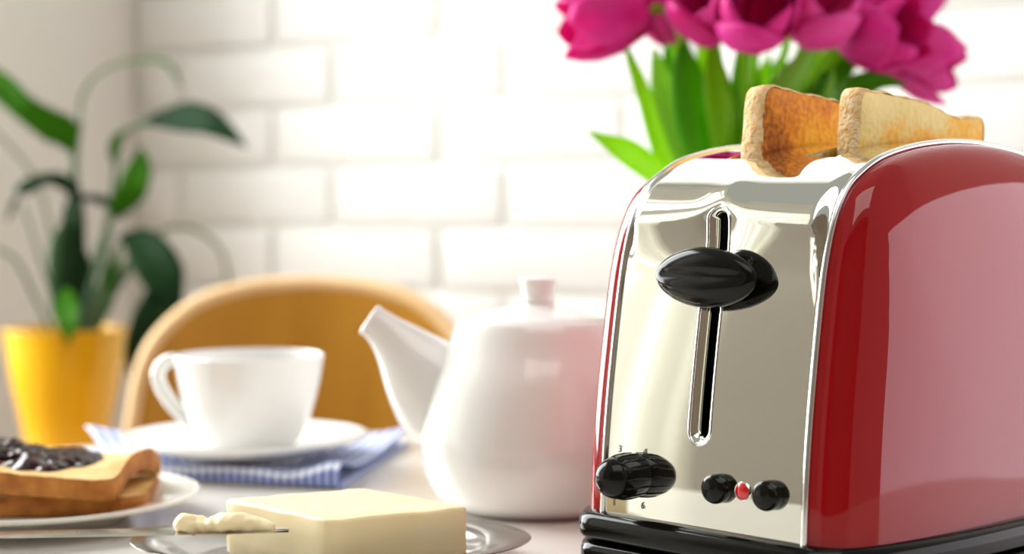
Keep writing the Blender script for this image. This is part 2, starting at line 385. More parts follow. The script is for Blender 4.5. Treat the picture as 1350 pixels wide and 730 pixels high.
for ins, dp in ((0, .0), (.0010, .0004), (.0022, .0014), (.0032, .0028), (.0036, .0060), (.0036, .0200)):
    rr.append([bm.verts.new((x, panel_s(z, x)+dp, z)) for x, z in lip_path(US, SLW-ins, SZ0+ins, SZ1-ins)[:-1]])
for a, b in zip(rr, rr[1:]):
    for k in range(len(a)): bm.faces.new((a[k], a[(k+1) % len(a)], b[(k+1) % len(a)], b[k]))
obj('slot_sleeve', bm, M['chrome'], T)
# polished rims along both edges
for sg in (-1, 1):
    bm = bmesh.new(); tube(bm, [Vector((sg*(HW+.0004), s, z)) for s, z in prof], .0015, 10); obj('edge_rim', bm, M['rim'], T)
# bulging red side panels
for sg in (-1, 1):
    bm = bmesh.new(); ctr = Vector((LEN_T/2, .020)); rr = []
    NR = 26
    for j in range(NR+1):
        th = math.pi/2*j/NR
        c = max(math.cos(th), 1e-5)**(2/NE); h = math.sin(th)**(2/NE)
        c = max(c, .01)
        rr.append([bm.verts.new((sg*(HW+.001+BUL*h), ctr.x+(s-ctr.x)*c*0.996, ctr.y+(z-ctr.y)*c*0.994)) for s, z in prof])
    for a, b in zip(rr, rr[1:]):
        for k in range(len(prof)-1): bm.faces.new((a[k], a[k+1], b[k+1], b[k]))
    obj('side_panel', bm, M['red'], T)
# black base in two tiers
def plan(grow, n=20):
    pts = []
    for sg, rev in ((1, False), (-1, True)):
        seq = []
        for j in range(2*n+1):
            th = -math.pi/2+math.pi*j/(2*n)
            cth = math.cos(th); sth = math.sin(th)
            seq.append((sg*(HW+(BUL+grow)*abs(cth)**(2/2.4)), LEN_T/2+(LEN_T/2+grow)*math.copysign(abs(sth)**(2/2.4), sth)))
        pts += seq if not rev else seq[::-1]
    return pts
def tier(name, levels, m):
    bm = bmesh.new(); rr = []
    for g, z in levels: rr.append([bm.verts.new((x, y, z)) for x, y in plan(g)])
    for a, b in zip(rr, rr[1:]):
        for k in range(len(a)): bm.faces.new((a[k], a[(k+1) % len(a)], b[(k+1) % len(a)], b[k]))
    bm.faces.new(rr[0]); bm.faces.new(rr[-1]); return obj(name, bm, m, T, sharp=50)
tier('base', [(.0045, .0190), (.0065, .0198), (.0078, .0215), (.0080, .0250), (.0074, .0285), (.0055, .0305), (.0025, .0310), (-.012, .0310)], M['black'])
tier('lower_base', [(.0035, .003), (.0062, .0042), (.0070, .0070), (.0070, .0140), (.0062, .0168), (.0040, .0178), (-.008, .0192)], M['black'])
for fu in (-.05, .05):
    for fs in (.03, .20):
        bm = bmesh.new(); lathe(bm, [(0, 0), (.009, 0), (.010, .0015), (.010, .0035), (0, .0035)], 24, Matrix.Translation((fu, fs, 0))); obj('foot', bm, M['rubber'], T)
# lever: oval back plate and bulging oval grip
LZ = 0.1355; ls = panel_s(LZ, .02)
def oval_loft(bm, levels, cu, cz, n=48, ex=2.0):
    """levels: (s, half width, half height, du)"""
    rr = []
    for s, a, b, du in levels:
        rr.append([bm.verts.new((cu+du+a*math.copysign(abs(math.cos(2*math.pi*i/n))**(2/ex), math.cos(2*math.pi*i/n)), s, cz+b*math.copysign(abs(math.sin(2*math.pi*i/n))**(2/ex), math.sin(2*math.pi*i/n)))) for i in range(n)])
    for p, q in zip(rr, rr[1:]):
        for k in range(n): bm.faces.new((p[k], p[(k+1) % n], q[(k+1) % n], q[k]))
    bm.faces.new(rr[0]); bm.faces.new(rr[-1])
bm = bmesh.new(); lv = []; ec = ls-.0072      # a pointed lens-shaped grip standing off the panel
for j in range(-10, 11):
    th = math.pi/2*j/10.4; lv.append((ec-(.0062 if j > 0 else .0042)*math.sin(th), .0272*abs(math.cos(th))**.62, .0130*abs(math.cos(th))**.8, 0))
oval_loft(bm, lv, US+.0012, LZ+.0006, 56, 1.9)
for v in bm.verts:                              # a finger crease along the grip
    dz = v.co.z-(LZ+.0006); f = math.exp(-((dz-.0012)/.0026)**2)*sstep(ec-.002, ec-.006, v.co.y); v.co.y += .0018*f
lever = obj('lever', bm, M['black'], T)
bm = bmesh.new(); box(bm, (US, ls+.008, LZ), (.004, .028, .008)); obj('lever_stem', bm, M['dark'], lever, smooth=False)
# browning dial
def knob_at(name, u, z, prof_rs, m, parent=T, n=36):
    s0 = panel_s(z, u); bm = bmesh.new(); lathe(bm, prof_rs, n, Matrix.Translation((u, s0, z)) @ Matrix.Rotation(math.radians(90), 4, 'X')); return obj(name, bm, m, parent, sharp=45)
DU, DZ = -.0362, .0492
dial = knob_at('browning_dial', DU, DZ, [(0, -.001), (.0088, -.001), (.0095, .0008), (.0097, .0060), (.0095, .0110), (.0088, .0150), (.0076, .0180), (.0058, .0200), (.0036, .0212), (0, .0216)], M['black'])
bm = bmesh.new(); s0 = panel_s(DZ, DU)
for k in range(14):
    a = 2*math.pi*k/14; tube(bm, [Vector((DU+r_*math.cos(a), s0-e_, DZ+r_*math.sin(a))) for r_, e_ in ((.0094, .001), (.0096, .006), (.0094, .011), (.0086, .015))], [.0005, .0006, .0005, .0003], 6)
obj('grip_ribs', bm, M['black'], dial)
for u, z in ((.0108, .0487), (.0375, .0490)):
    knob_at('push_button', u, z, [(0, -.001), (.0058, -.001), (.0062, .0008), (.0062, .0040), (.0054, .0056), (.0040, .0064), (.0030, .0062), (.0016, .0068), (0, .0069)], M['black'])
ring = knob_at('light_ring', .0232, .0488, [(.0030, -.001), (.0040, -.001), (.0041, .0004), (.0038, .0009), (.0035, .0008), (.0032, .0002)], M['rim'])
knob_at('indicator_light', .0232, .0488, [(0, -.0005), (.0034, -.0005), (.0034, .0010), (.0022, .0019), (.0010, .0022), (0, .0022)], M['led'])
# printed scale
for ch, px, py in (('3', 822, 591), ('4', 855, 595), ('1', 817, 661), ('6', 855, 665)):
    q = (px-CX)/F; u = 0; s = .004
    u = (q*(.7665+s*.6947)-.0784-s*.7193)/(.6947+q*.7193)
    d = .7665+s*.6947-.7193*u; z = H-(py-HY)*d/F; s = panel_s(z, u)
    fc = bpy.data.curves.new('printed_numeral', 'FONT'); fc.body = ch; fc.size = .0042; fc.align_x = 'CENTER'; fc.align_y = 'CENTER'; fc.extrude = .00005
    to = bpy.data.objects.new('t', fc); COL.objects.link(to)
    bpy.context.view_layer.update(); me = bpy.data.meshes.new_from_object(to.evaluated_get(bpy.context.evaluated_depsgraph_get())); bpy.data.objects.remove(to)
    me.materials.clear(); me.materials.append(M['print'])
    o = bpy.data.objects.new('printed_numeral', me); COL.objects.link(o); o.parent = T; o.location = (u, s-.0004, z); o.rotation_euler = (math.radians(90-3), 0, 0)

# ------------------------------------------------------------------ toast in the slots
def slice_outline(L, Hh, r, n=6, dome=0.0):
    pts = []
    for cx, cz, a0 in ((L/2-r, Hh/2-r, 0), (-L/2+r, Hh/2-r, 90), (-L/2+r, -Hh/2+r, 180), (L/2-r, -Hh/2+r, 270)):
        for k in range(n+1):
            a = math.radians(a0+90*k/n); pts.append((cx+r*math.cos(a), cz+r*math.sin(a)))
    return pts
def densify(pts, step):
    out = []
    for p, q in zip(pts, pts[1:]+pts[:1]):
        n = max(1, int(math.dist(p, q)/step))
        for k in range(n): out.append((p[0]+(q[0]-p[0])*k/n, p[1]+(q[1]-p[1])*k/n))
    return out
def toast(label, u, s0, s1, zt, tilt, mface, seed):
    L = s1-s0; Hh = .098; th = .0118
    ax = -A
    c = Vector((u, (s0+s1)/2, 0)); cw = Matrix.Rotation(ax, 4, 'Z') @ c + Vector((0.0784, 0.7665, 0))
    root = thing('toast_slice', label, 'toast', (cw.x, cw.y, zt-Hh/2), ax, 'toast in the toaster')
    root.rotation_euler = (math.radians(-tilt), 0, ax)
    pts = densify(slice_outline(L, Hh, .006), .0025)
    def wob(p, sd): return Vector((0, noise.noise(Vector((p[0]*130, p[1]*130, sd)))*.0011, noise.noise(Vector((p[1]*130, p[0]*130, sd+5)))*.0011))
    # a wavy top edge: a slight waist towards the back, as bread has
    def shape(p):
        y, z = p
        if z > 0: z -= .0045*math.exp(-((y-L*.28)/.018)**2)*sstep(0, Hh/2, z)
        return (y, z)
    bm = bmesh.new(); rr = []
    for x, ins in ((-th/2, .0010), (-th/2+.0009, 0), (0, -.0004), (th/2-.0009, 0), (th/2, .0010)):
        ring = []
        for p in pts:
            f = 1-ins/(L/2); y, z = shape((p[0]*f, p[1]*f)); ring.append(bm.verts.new(Vector((x+noise.noise(Vector((p[0]*160, p[1]*160, x*300+seed)))*.0003, y, z))+wob(p, seed+x*90)))
        rr.append(ring)
    for a, b in zip(rr, rr[1:]):
        for k in range(len(a)): bm.faces.new((a[k], a[(k+1) % len(a)], b[(k+1) % len(a)], b[k]))
    obj('crust', bm, M['crust'], root)
    for sg in (-1, 1):
        bm = bmesh.new(); x = sg*(th/2)
        fr = []
        for f in (1.0, .97, .75, .5, .25):
            ring = []
            for p in pts:
                g = f*(1-.0007/(L/2)); y, z = shape((p[0]*g, p[1]*g))
                ring.append(bm.verts.new((x+sg*(-.0004 if f == 1 else .0004), y, z)))
            fr.append(ring)
        for a, b in zip(fr, fr[1:]):
            for k in range(len(a)): bm.faces.new((a[k], a[(k+1) % len(a)], b[(k+1) % len(a)], b[k]))
        bm.faces.new(fr[-1]); obj('crumb', bm, mface, root)
    return root
toast('dark golden slice of toast in the left slot of the red toaster', TU[0], .060, .166, .2165, 5.5, M['toastA'], 1.0)
toast('pale slice of toast with golden patch in the right slot of the red toaster', TU[1], .074, .176, .2145, 4.5, M['toastB'], 6.0)

# ------------------------------------------------------------------ teapot
tp = thing('teapot', 'white porcelain teapot with flared knob lid, beside the chrome front of the toaster', 'teapot', (0.0142, 1.0, 0))
bm = bmesh.new()
lathe(bm, crs([(.0, .002), (.038, .0015), (.0415, .0), (.046, .0012), (.0555, .008), (.0620, .0195), (.0650, .0340), (.0640, .0480), (.0585, .0690), (.0505, .0870), (.0462, .0985), (.0440, .1025), (.0415, .1030), (.0400, .1000), (.044, .088)], 6), 96)
obj('body', bm, M['china'], tp)
bm = bmesh.new()
lathe(bm, crs([(.0, .1000), (.038, .1000), (.0412, .1012), (.0408, .1032), (.036, .1055), (.024, .1085), (.012, .1102), (.0092, .1115), (.0088, .1140)], 5) + [(.0088, .1142), (0, .1142)], 72)
lid = obj('lid', bm, M['china'], tp)
bm = bmesh.new(); lathe(bm, crs([(.0, .1120), (.0088, .1125), (.0088, .1160), (.0096, .1210), (.0102, .1245), (.0096, .1256), (.006, .1260), (.0, .1260)], 5), 40); obj('knob', bm, M['china'], lid)
def tpt(x, y): return Vector(((x-709)/F, 0, H-(y-HY)/F))
bm = bmesh.new()
cl = [(tpt(612, 545), .026), (tpt(586, 525), .0285), (tpt(566, 503), .0255), (tpt(545, 478), .0205), (tpt(526, 456), .0150), (tpt(508, 438), .0108), (tpt(494, 426), .0092), (tpt(487, 421), .0094)]
sm = crs([(*p, r) for p, r in cl], 5)
rg = tube(bm, [Vector(q[:3]) for q in sm], [q[3] for q in sm], 32, (Vector((0, 1, 0)), .72), caps=False)
# lip and hollow mouth
tip = Vector(sm[-1][:3]); tdir = (tip-Vector(sm[-4][:3])).normalized()
last = rg[-1]
for sc, back in ((.90, .0008), (.78, -.0005), (.62, -.006), (.4, -.014)):
    nr = [bm.verts.new(tip + (v.co-tip)*sc + tdir*back) for v in rg[-1]]
    for k in range(32): bm.faces.new((last[k], last[(k+1) % 32], nr[(k+1) % 32], nr[k]))
    last = nr
bm.faces.new(last)
obj('spout', bm, M['china'], tp)
bm = bmesh.new(); hpts = crs([(.050, 0, .086), (.072, 0, .092), (.090, 0, .080), (.095, 0, .058), (.085, 0, .036), (.062, 0, .028)], 6)
tube(bm, [Vector(p) for p in hpts], .0058, 14); obj('handle', bm, M['china'], tp)

# ------------------------------------------------------------------ napkin, saucer, cup
CU = Vector((-0.1665, 1.140, 0))
def bil(a, b, c, d, s, t): return (a*(1-s)+b*s)*(1-t)+(d*(1-s)+c*s)*t
fl, fr_, br, bl = G(178, 630), G(452, 644), G(540, 584), G(112, 594)
bm = bmesh.new(); uvs = {}
NW, NP = 60, 84
path = []                                       # (t along depth, z) : lower sheet forward, fold, upper sheet back
for k in range(30): path.append((1-k/30, .0008))
for k in range(13):
    a = -math.pi/2+math.pi*k/12; path.append((-.012-.030*math.cos(a), .0048+.0040*math.sin(a)))
for k in range(1, 42): path.append((k/41, .0088-.0026*sstep(0, .18, k/41)))
ln = [0]
for (t0, z0), (t1, z1) in zip(path, path[1:]): ln.append(ln[-1]+math.hypot((t1-t0)*.17, z1-z0))
vs = []
for i in range(NW):
    s = i/(NW-1); row = []
    for k, (t, z) in enumerate(path):
        p = bil(fl, fr_, br, bl, s, t)
        up = k > 36
        wv = noise.noise(Vector((s*3.1, t*2.2, 4.0)))*.0022+noise.noise(Vector((s*9, t*5, 1)))*.0007
        p.z = z + (wv*(1.0 if up else 0.15)) * (1-math.exp(-((p-CU).to_2d().length/.055)**4)) if up else max(.0006, z)
        if up: # loose fold stands a little proud near the front right and at the back left corner
            p.z += .0060*math.exp(-((s-.97)/.12)**2-((t+.02)/.16)**2) + .010*math.exp(-((s-.0)/.16)**2-((t-1)/.30)**2) + .004*math.exp(-((s-1)/.10)**2-((t-1)/.2)**2)
            p.z = max(p.z, .0035)
        p.y += noise.noise(Vector((s*2.5, 0, 8)))*.006
        v = bm.verts.new(p); row.append(v); uvs[v] = (s*.235/.0095, ln[k]/.0095)
    vs.append(row)
uvl = bm.loops.layers.uv.new('UVMap')
for i in range(NW-1):
    for k in range(len(path)-1):
        f = bm.faces.new((vs[i][k], vs[i+1][k], vs[i+1][k+1], vs[i][k+1]))
        for l in f.loops: l[uvl].uv = uvs[l.vert]
nap = tag(obj('napkin', bm, M['check'], None), 'blue and white checked cloth napkin folded under the saucer', 'napkin')
md = nap.modifiers.new('cloth', 'SOLIDIFY'); md.thickness = .0010; md.offset = 0

sa = thing('saucer', 'white china saucer under the cup, on the blue checked napkin', 'saucer', (CU.x, CU.y, .0064))
bm = bmesh.new()
lathe(bm, crs([(0, .0040), (.024, .0040), (.028, .0050), (.034, .0052), (.052, .0085), (.070, .0140), (.0745, .0158), (.0757, .0160), (.0755, .0148), (.071, .0118), (.052, .0055), (.040, .0022), (.038, .0000), (.034, .0000), (.032, .0018), (0, .0018)], 5), 96)
obj('dish', bm, M['china'], sa)
cp = thing('tea_cup', 'white china tea cup with round handle standing on the saucer', 'cup', (CU.x+.0020, CU.y, .0104), 0); cp.scale.z = .955
bm = bmesh.new()
lathe(bm, crs([(0, .0022), (.020, .0018), (.0215, .0), (.0245, .0), (.0262, .0020), (.0305, .0078), (.0362, .0185), (.0405, .0310), (.0440, .0460), (.0462, .0600), (.0468, .0632), (.0460, .0640), (.0446, .0630), (.0425, .0460), (.038, .0280), (.030, .0110), (.018, .0052), (0, .0046)], 6), 96)
obj('body', bm, M['china'], cp)
bm = bmesh.new(); hs = crs([(-.0435, 0, .0590), (-.0500, 0, .0602), (-.0560, 0, .0560), (-.0580, 0, .0490), (-.0555, 0, .0410), (-.0490, 0, .0310), (-.0400, 0, .0210), (-.0330, 0, .0140)], 6)
tube(bm, [Vector(p) for p in hs], [.0046]*(len(hs)-14)+[.0046-.0006*k/14 for k in range(14)], 16, (Vector((0, 1, 0)), .9)); obj('handle', bm, M['china'], cp)
cp.rotation_euler.z = math.radians(-4)

# ------------------------------------------------------------------ bread plate, slices, jam
BPc = Vector((-.257, .962, 0))
pl = tag(obj('bread_plate', (lambda bm: (lathe(bm, crs([(0, .0055), (.050, .0055), (.058, .0065), (.070, .0110), (.086, .0142), (.0900, .0148), (.0905, .0140), (.088, .0120), (.070, .0080), (.056, .0018), (.053, .0), (.048, .0), (.046, .0020), (0, .0025)], 5), 96), bm)[1])(bmesh.new()), M['plate']), 'cream plate holding two stacked bread slices with dark jam', 'plate')
pl.location = BPc
def bread(name, label, corner, rz, L, W, th, zf, mtop, root_z):
    """corner: near right corner (world XY); slice runs L to the left and W to the back"""
    root = thing(name, label, 'bread', (corner[0], corner[1], root_z), rz)
    def pos(a, b): # rounded square, a: 0..1 leftwards, b: 0..1 backwards
        return -a*L, b*W
    out = densify([(x-L/2, y+W/2) for x, y in slice_outline(L, W, .010)], .004)
    bm = bmesh.new(); rr = []
    for zz, ins in ((0, .0010), (.0016, 0), (th/2, -.0004), (th-.0016, 0), (th, .0008)):
        ring = []
        for x, y in out:
            f = 1-ins/(L/2); X = -L/2+(x+L/2)*f; Y = W/2+(y-W/2)*f
            ring.append(bm.verts.new((X+noise.noise(Vector((x*90, y*90, zz*200)))*.0007, Y+noise.noise(Vector((y*90, x*90, zz*200+3)))*.0007, zz+zf(x, y)+noise.noise(Vector((x*70, y*70, 2)))*.0006)))
        rr.append(ring)
    for p, q in zip(rr, rr[1:]):
        for k in range(len(p)): bm.faces.new((p[k], p[(k+1) % len(p)], q[(k+1) % len(p)], q[k]))
    obj('crust', bm, M['crust2'], root)
    for top in (True, False):
        bm = bmesh.new(); zz = th+.0002 if top else -.0002; fr = []
        for j in range(12):
            f = (1-.0010/(L/2))*(1-j/12.0)
            fr.append([bm.verts.new((-L/2+(x+L/2)*f, W/2+(y-W/2)*f, zz+zf(-L/2+(x+L/2)*f, W/2+(y-W/2)*f)+noise.noise(Vector((x*f*120, y*f*120, 9)))*.0005)) for x, y in out])
        for p, q in zip(fr, fr[1:]):
            for k in range(len(p)): bm.faces.new((p[k], p[(k+1) % len(p)], q[(k+1) % len(p)], q[k]))
        bm.faces.new(fr[-1]); obj('crumb', bm, mtop, root)
    return root
def flat(x, y): return 0
def wave(x, y):                                 # the right hand edge arches up in the middle and curls down at the back
    e = math.exp(-((x-.002)/.020)**2)
    return e*(.0088*math.exp(-((y-.050)/.029)**4) - .0010) + .0090*math.exp(-((x+.115)/.050)**2)
bread('bread_slice', 'flat toasted bread slice lying at the bottom on the cream plate', (-.1895, .940), math.radians(5), .105, .080, .0090, flat, M['crumb'], .0062)
bs = bread('bread_slice', 'upper toasted bread slice with curled edge, topped with dark jam', (-.2035, .922), math.radians(-7), .108, .090, .0106, wave, M['crumb'], .0164)
bm = bmesh.new(); rnd = random.Random(5)
def blob(c, r, sq=.75):
    q = bmesh.ops.create_icosphere(bm, subdivisions=3, radius=1)
    sd = rnd.uniform(0, 50)
    for v in q['verts']:
        d = v.co.copy(); k = 1+.22*noise.noise(d*1.6+Vector((sd, 0, 0)))
        v.co = Vector((d.x*r*k, d.y*r*k, d.z*r*sq*k))+Vector(c)
for i in range(130):
    a, b = rnd.random(), rnd.random()
    x = -.026-a*.080; y = .018+b*.056
    if a < .15: y = .034+b*.026
    hgt = (1-((y-.046)/.034)**2)*min(1, a/.22+.25)
    blob((x, y, .0074+wave(x, y)+.0058*hgt*rnd.uniform(.5, 1)), rnd.uniform(.0056, .0088), .66)
jm = tag(obj('jam', bm, M['jam']), 'glossy dark cherry jam heaped on the upper bread slice', 'jam')
md = jm.modifiers.new('merge', 'REMESH'); md.mode = 'VOXEL'; md.voxel_size = .0009; md.use_smooth_shade = True
md = jm.modifiers.new('soften', 'SMOOTH'); md.iterations = 3
jm.location = bs.location; jm.rotation_euler = bs.rotation_euler

# ------------------------------------------------------------------ butter dish, butter, knife
tr = thing('butter_dish', 'oval metal dish with flat lip under the block of butter', 'dish', (-.084, .846, 0), math.radians(0)); tr.scale.z = .82
def ovalring(bm, a, b, z, n=96, pw=2.15):
    return [bm.verts.new((math.copysign(abs(math.cos(2*math.pi*i/n))**(2/(2 if abs(math.sin(2*math.pi*i/n)) > 2 else 1.9)), math.cos(2*math.pi*i/n))*a, math.sin(2*math.pi*i/n)*b, z)) for i in range(n)]
bm = bmesh.new(); rr = []
for a, b, z in ((.001, .001, .0040), (.060, .044, .0040), (.066, .050, .0052), (.072, .0545, .0105), (.0745, .0565, .0128), (.084, .0615, .0140), (.0925, .0660, .0150), (.0930, .0664, .0146), (.0925, .0660, .0140), (.0750, .0570, .0116), (.0680, .0520, .0030), (.062, .046, .0), (.001, .001, .0)):
    rr.append(ovalring(bm, a, b, z))
for p, q in zip(rr, rr[1:]):
    for k in range(len(p)): bm.faces.new((p[k], p[(k+1) % len(p)], q[(k+1) % len(p)], q[k]))
obj('tray', bm, M['tray'], tr)
bn, brt, bbk, blf = Vector((-.0790, .790)), Vector((-.0189, .8235)), Vector((-.0705, .8790)), Vector((-.1345, .846))
BZ0, BZ1 = .0046, .0300
bm = bmesh.new()
crn = [bn, brt, bbk, blf]; cen = sum(crn, Vector((0, 0)))/4
def outline_block(ins, n=14):
    pts = []
    for i in range(4):
        p, q = crn[i], crn[(i+1) % 4]
        for k in range(n): pts.append(p.lerp(q, k/n))
    out = []
    for i, p in enumerate(pts):
        d = (cen-p).normalized(); out.append(p+d*ins+Vector((noise.noise(Vector((p.x*60, p.y*60, ins*500)))*.0009, noise.noise(Vector((p.y*60, p.x*60, ins*300+7)))*.0009)))
    # soften the corners
    m = len(out); return [(out[i-1]*.22+out[i]*.56+out[(i+1) % m]*.22) for i in range(m)]
rr = []
for ins, z in ((.0014, BZ0), (.0002, BZ0+.0014), (0, .012), (.0003, .020), (0, BZ1-.0016), (.0006, BZ1-.0004), (.0018, BZ1), (.016, BZ1-.0001), (.030, BZ1-.0005)):
    rr.append([bm.verts.new((p.x, p.y, z+(noise.noise(Vector((p.x*90, p.y*90, z*30)))*.0006 if z > .02 else 0))) for p in outline_block(ins)])
for p, q in zip(rr, rr[1:]):
    for k in range(len(p)): bm.faces.new((p[k], p[(k+1) % len(p)], q[(k+1) % len(p)], q[k]))
bm.faces.new(rr[0]); bm.faces.new(rr[-1])
tag(obj('butter', bm, M['butter'], sharp=60), 'pale yellow block of butter on the oval metal dish', 'butter')
# knife: blade over the dish, handle running out of the frame on the left
kt = P(381, 699, .798); kl = P(0, 706, .846); kd = (kl-kt).normalized(); kend = kt+kd*.262
kn = thing('butter_knife', 'steel table knife leaning on the metal dish with a curl of butter on it', 'knife', kend)
ks = Vector((-kd.y, kd.x, 0)).normalized(); ku = kd.cross(ks); ku = ku if ku.z > 0 else -ku
bm = bmesh.new(); rr = []
for i in range(25):
    t = i/24; c = kt+kd*(t*.162)-Vector(kend)
    wd = .0088*(min(1, (t/.16))**.5) if t < .16 else .0088-.0018*sstep(.75, 1, t); wd = max(wd, .0008)
    th_ = .0008
    rr.append([bm.verts.new(c+ks*wd+ku*.0002), bm.verts.new(c+ks*wd*.3+ku*th_), bm.verts.new(c-ks*wd+ku*th_), bm.verts.new(c-ks*wd-ku*.0002), bm.verts.new(c+ks*wd*.3-ku*th_)])
for p, q in zip(rr, rr[1:]):
    for k in range(5): bm.faces.new((p[k], p[(k+1) % 5], q[(k+1) % 5], q[k]))
bm.faces.new(rr[0]); bm.faces.new(rr[-1]); obj('blade', bm, M['steel'], kn, sharp=30)
bm = bmesh.new(); hp2 = [kt+kd*(.158+.104*k/14)-Vector(kend) for k in range(15)]
tube(bm, hp2, [.0030, .0036, .0040, .0044, .0047, .0050, .0053, .0055, .0057, .0059, .0060, .0060, .0058, .0050, .0030], 16, (ku, .72)); obj('handle', bm, M['steel'], kn)
bm = bmesh.new(); rnd = random.Random(3)
cur = [(240, 697, .0040), (250, 692, .0066), (262, 688, .0060), (278, 690, .0048), (292, 691, .0062), (310, 690, .0068), (328, 691, .0060), (346, 694, .0042), (362, 697, .0022)]
cs = crs([((kt+kd*((381-x)/381*(kl-kt).length)).x, (kt+kd*((381-x)/381*(kl-kt).length)).y, (kt+kd*((381-x)/381*(kl-kt).length)).z+r*.55, r) for x, y, r in cur], 5)
rg = tube(bm, [Vector(q[:3]) for q in cs], [q[3]*.92 for q in cs], 20, (Vector((0, 0, 1)), .78))
for i, v in enumerate(bm.verts):
    v.co += Vector((0, noise.noise(v.co*260)*.0013, noise.noise(v.co*240+Vector((4, 0, 0)))*.0013))
tag(obj('butter_curl', bm, M['butter']), 'soft curl of butter resting on the knife blade', 'butter')

# ------------------------------------------------------------------ chair behind the table
ch = thing('dining_chair', 'curved varnished beech plywood chair behind the cup and teapot', 'chair', (-.192, 1.75, FZ))
DC = 1.75
def ch_pt(px, py, extra=0.0):
    X = (px-CX)*DC/F; Z = H-(py-HY)*DC/F; return X, Z
# outline half width by height (symmetrical), top z = .092
outl = crs([(0.0, .0875), (.055, .0840), (.105, .0690), (.138, .0400), (.153, .0100), (.160, -.0300), (.1665, -.080), (.168, -.16), (.160, -.26), (.140, -.33)], 6)
bm = bmesh.new()
def shell(hw, z, off):
    row = []
    for k in range(25):
        q = -1+2*k/24; x = hw*q
        y = -1.9*(x*x) + off                    # the shell wraps towards the sitter
        row.append(bm.verts.new((x, y, z-FZ)))
    return row
f_rows = [shell(max(hw, .0005), z, -.006) for hw, z in outl]
for p, q in zip(f_rows, f_rows[1:]):
    for k in range(24): bm.faces.new((p[k], p[k+1], q[k+1], q[k]))
bmesh.ops.recalc_face_normals(bm, faces=bm.faces)
bk = obj('backrest', bm, M['chair'], ch)
md = bk.modifiers.new('ply', 'SOLIDIFY'); md.thickness = .012; md.offset = 0
# ply edge band
bm = bmesh.new(); eb = [Vector((-hw, -1.9*hw*hw-.006, z-FZ)) for hw, z in outl[::-1]]+[Vector((hw, -1.9*hw*hw-.006, z-FZ)) for hw, z in outl[1:]]
tube(bm, eb, .0082, 10, (Vector((1, 0, 0)), .9)); obj('ply_edge', bm, M['chairedge'], ch)
bm = bmesh.new(); box(bm, (0, -.20, .445), (.38, .38, .018), bevel=.006); obj('seat', bm, M['chair'], ch)
bm = bmesh.new(); box(bm, (0, .003, .445), (.20, .06, .05), bevel=.006); obj('back_bracket', bm, M['chairedge'], ch)
for lx in (-.16, .16):
    for ly in (-.36, -.03):
        bm = bmesh.new(); tube(bm, [(lx, ly, .437), (lx*1.1, ly+(.02 if ly > -.1 else -.02), 0)], [.014, .011], 12); obj('leg', bm, M['chairedge'], ch)

# ------------------------------------------------------------------ potted plant on its stand
PD = 1.95; pc = P(88, 432, PD); PR = 83*PD/F; pzb = -.110
st = thing('plant_stand', 'wooden plant stand under the yellow pot', 'stand', (pc.x, PD, FZ))
bm = bmesh.new(); lathe(bm, [(0, pzb-.02-FZ), (.11, pzb-.02-FZ), (.112, pzb-.004-FZ), (.11, pzb-FZ), (0, pzb-FZ)], 48); obj('stand_top', bm, M['stand'], st, sharp=40)
for k in range(3):
    a = 2*math.pi*k/3+.4; bm = bmesh.new(); tube(bm, [(.07*math.cos(a), .07*math.sin(a), pzb-.02-FZ), (.11*math.cos(a), .11*math.sin(a), 0)], .011, 12); obj('leg', bm, M['stand'], st)
pp = thing('potted_plant', 'leafy green houseplant in a yellow glazed pot by the corner', 'plant', (pc.x, PD, pzb))
hp_ = pc.z-pzb
bm = bmesh.new(); lathe(bm, crs([(0, .0), (.038, .0), (.0415, .003), (.047, hp_*.25), (.0585, hp_*.62), (PR-.002, hp_*.95), (PR, hp_-.002), (PR-.001, hp_), (PR-.005, hp_-.001), (PR-.007, hp_-.012), (.05, hp_-.018)], 5), 64); obj('pot', bm, M['pot'], pp)
bm = bmesh.new(); lathe(bm, [(0, hp_-.012), (.035, hp_-.013), (PR-.0065, hp_-.016)], 40); obj('soil', bm, M['soil'], pp)
def leaf_mesh(pts, widths, side, fold=.25, origin=Vector((0, 0, 0)), n=6, curl=0.0):
    """strip with a folded midrib. pts Vectors; widths half-widths; side: vector for the blade's breadth"""
    sm = crs([(*p, w_) for p, w_ in zip(pts, widths)], n)
    bm = bmesh.new(); rr = []; side = Vector(side)
    for i, q in enumerate(sm):
        p = Vector(q[:3]); t = (Vector(sm[min(i+1, len(sm)-1)][:3])-Vector(sm[max(i-1, 0)][:3])).normalized()
        sd = (side-t*side.dot(t)).normalized(); nr = t.cross(sd); w_ = max(q[3], .0004)
        rr.append([bm.verts.new(p+sd*(w_*a)+nr*(w_*fold*(abs(a)-curl*a*a))-origin) for a in (-1, -.66, -.33, 0, .33, .66, 1)])
    for a, b in zip(rr, rr[1:]):
        for k in range(6): bm.faces.new((a[k], a[k+1], b[k+1], b[k]))
    solid(bm, .0006); return bm
PO = Vector((pc.x, PD, pzb))
def pleaf(m, pl_, side=None, fold=.3, name='leaf'):
    """pl_: (px, py, half width px, depth offset)"""
    pts = [P(x, y, PD+dd) for x, y, w_, dd in pl_]; ws = [w_*PD/F for x, y, w_, dd in pl_]
    if side is None:
        d = (pts[-1]-pts[0]); side = Vector((-d.z, 0.0, d.x)).normalized()+Vector((0, .35, 0))
    return obj(name, leaf_mesh(pts, ws, side, fold, PO), M[m], pp)
def pstalk(pl_, r=3.0, m='stalk'):
    c = crs([(*P(x, y, PD+dd),) for x, y, dd in pl_], 6); bm = bmesh.new()
    tube(bm, [Vector(q)-PO for q in c], [r*PD/F*(1-.35*i/len(c)) for i in range(len(c))], 8); return obj('stalk', bm, M[m], pp)
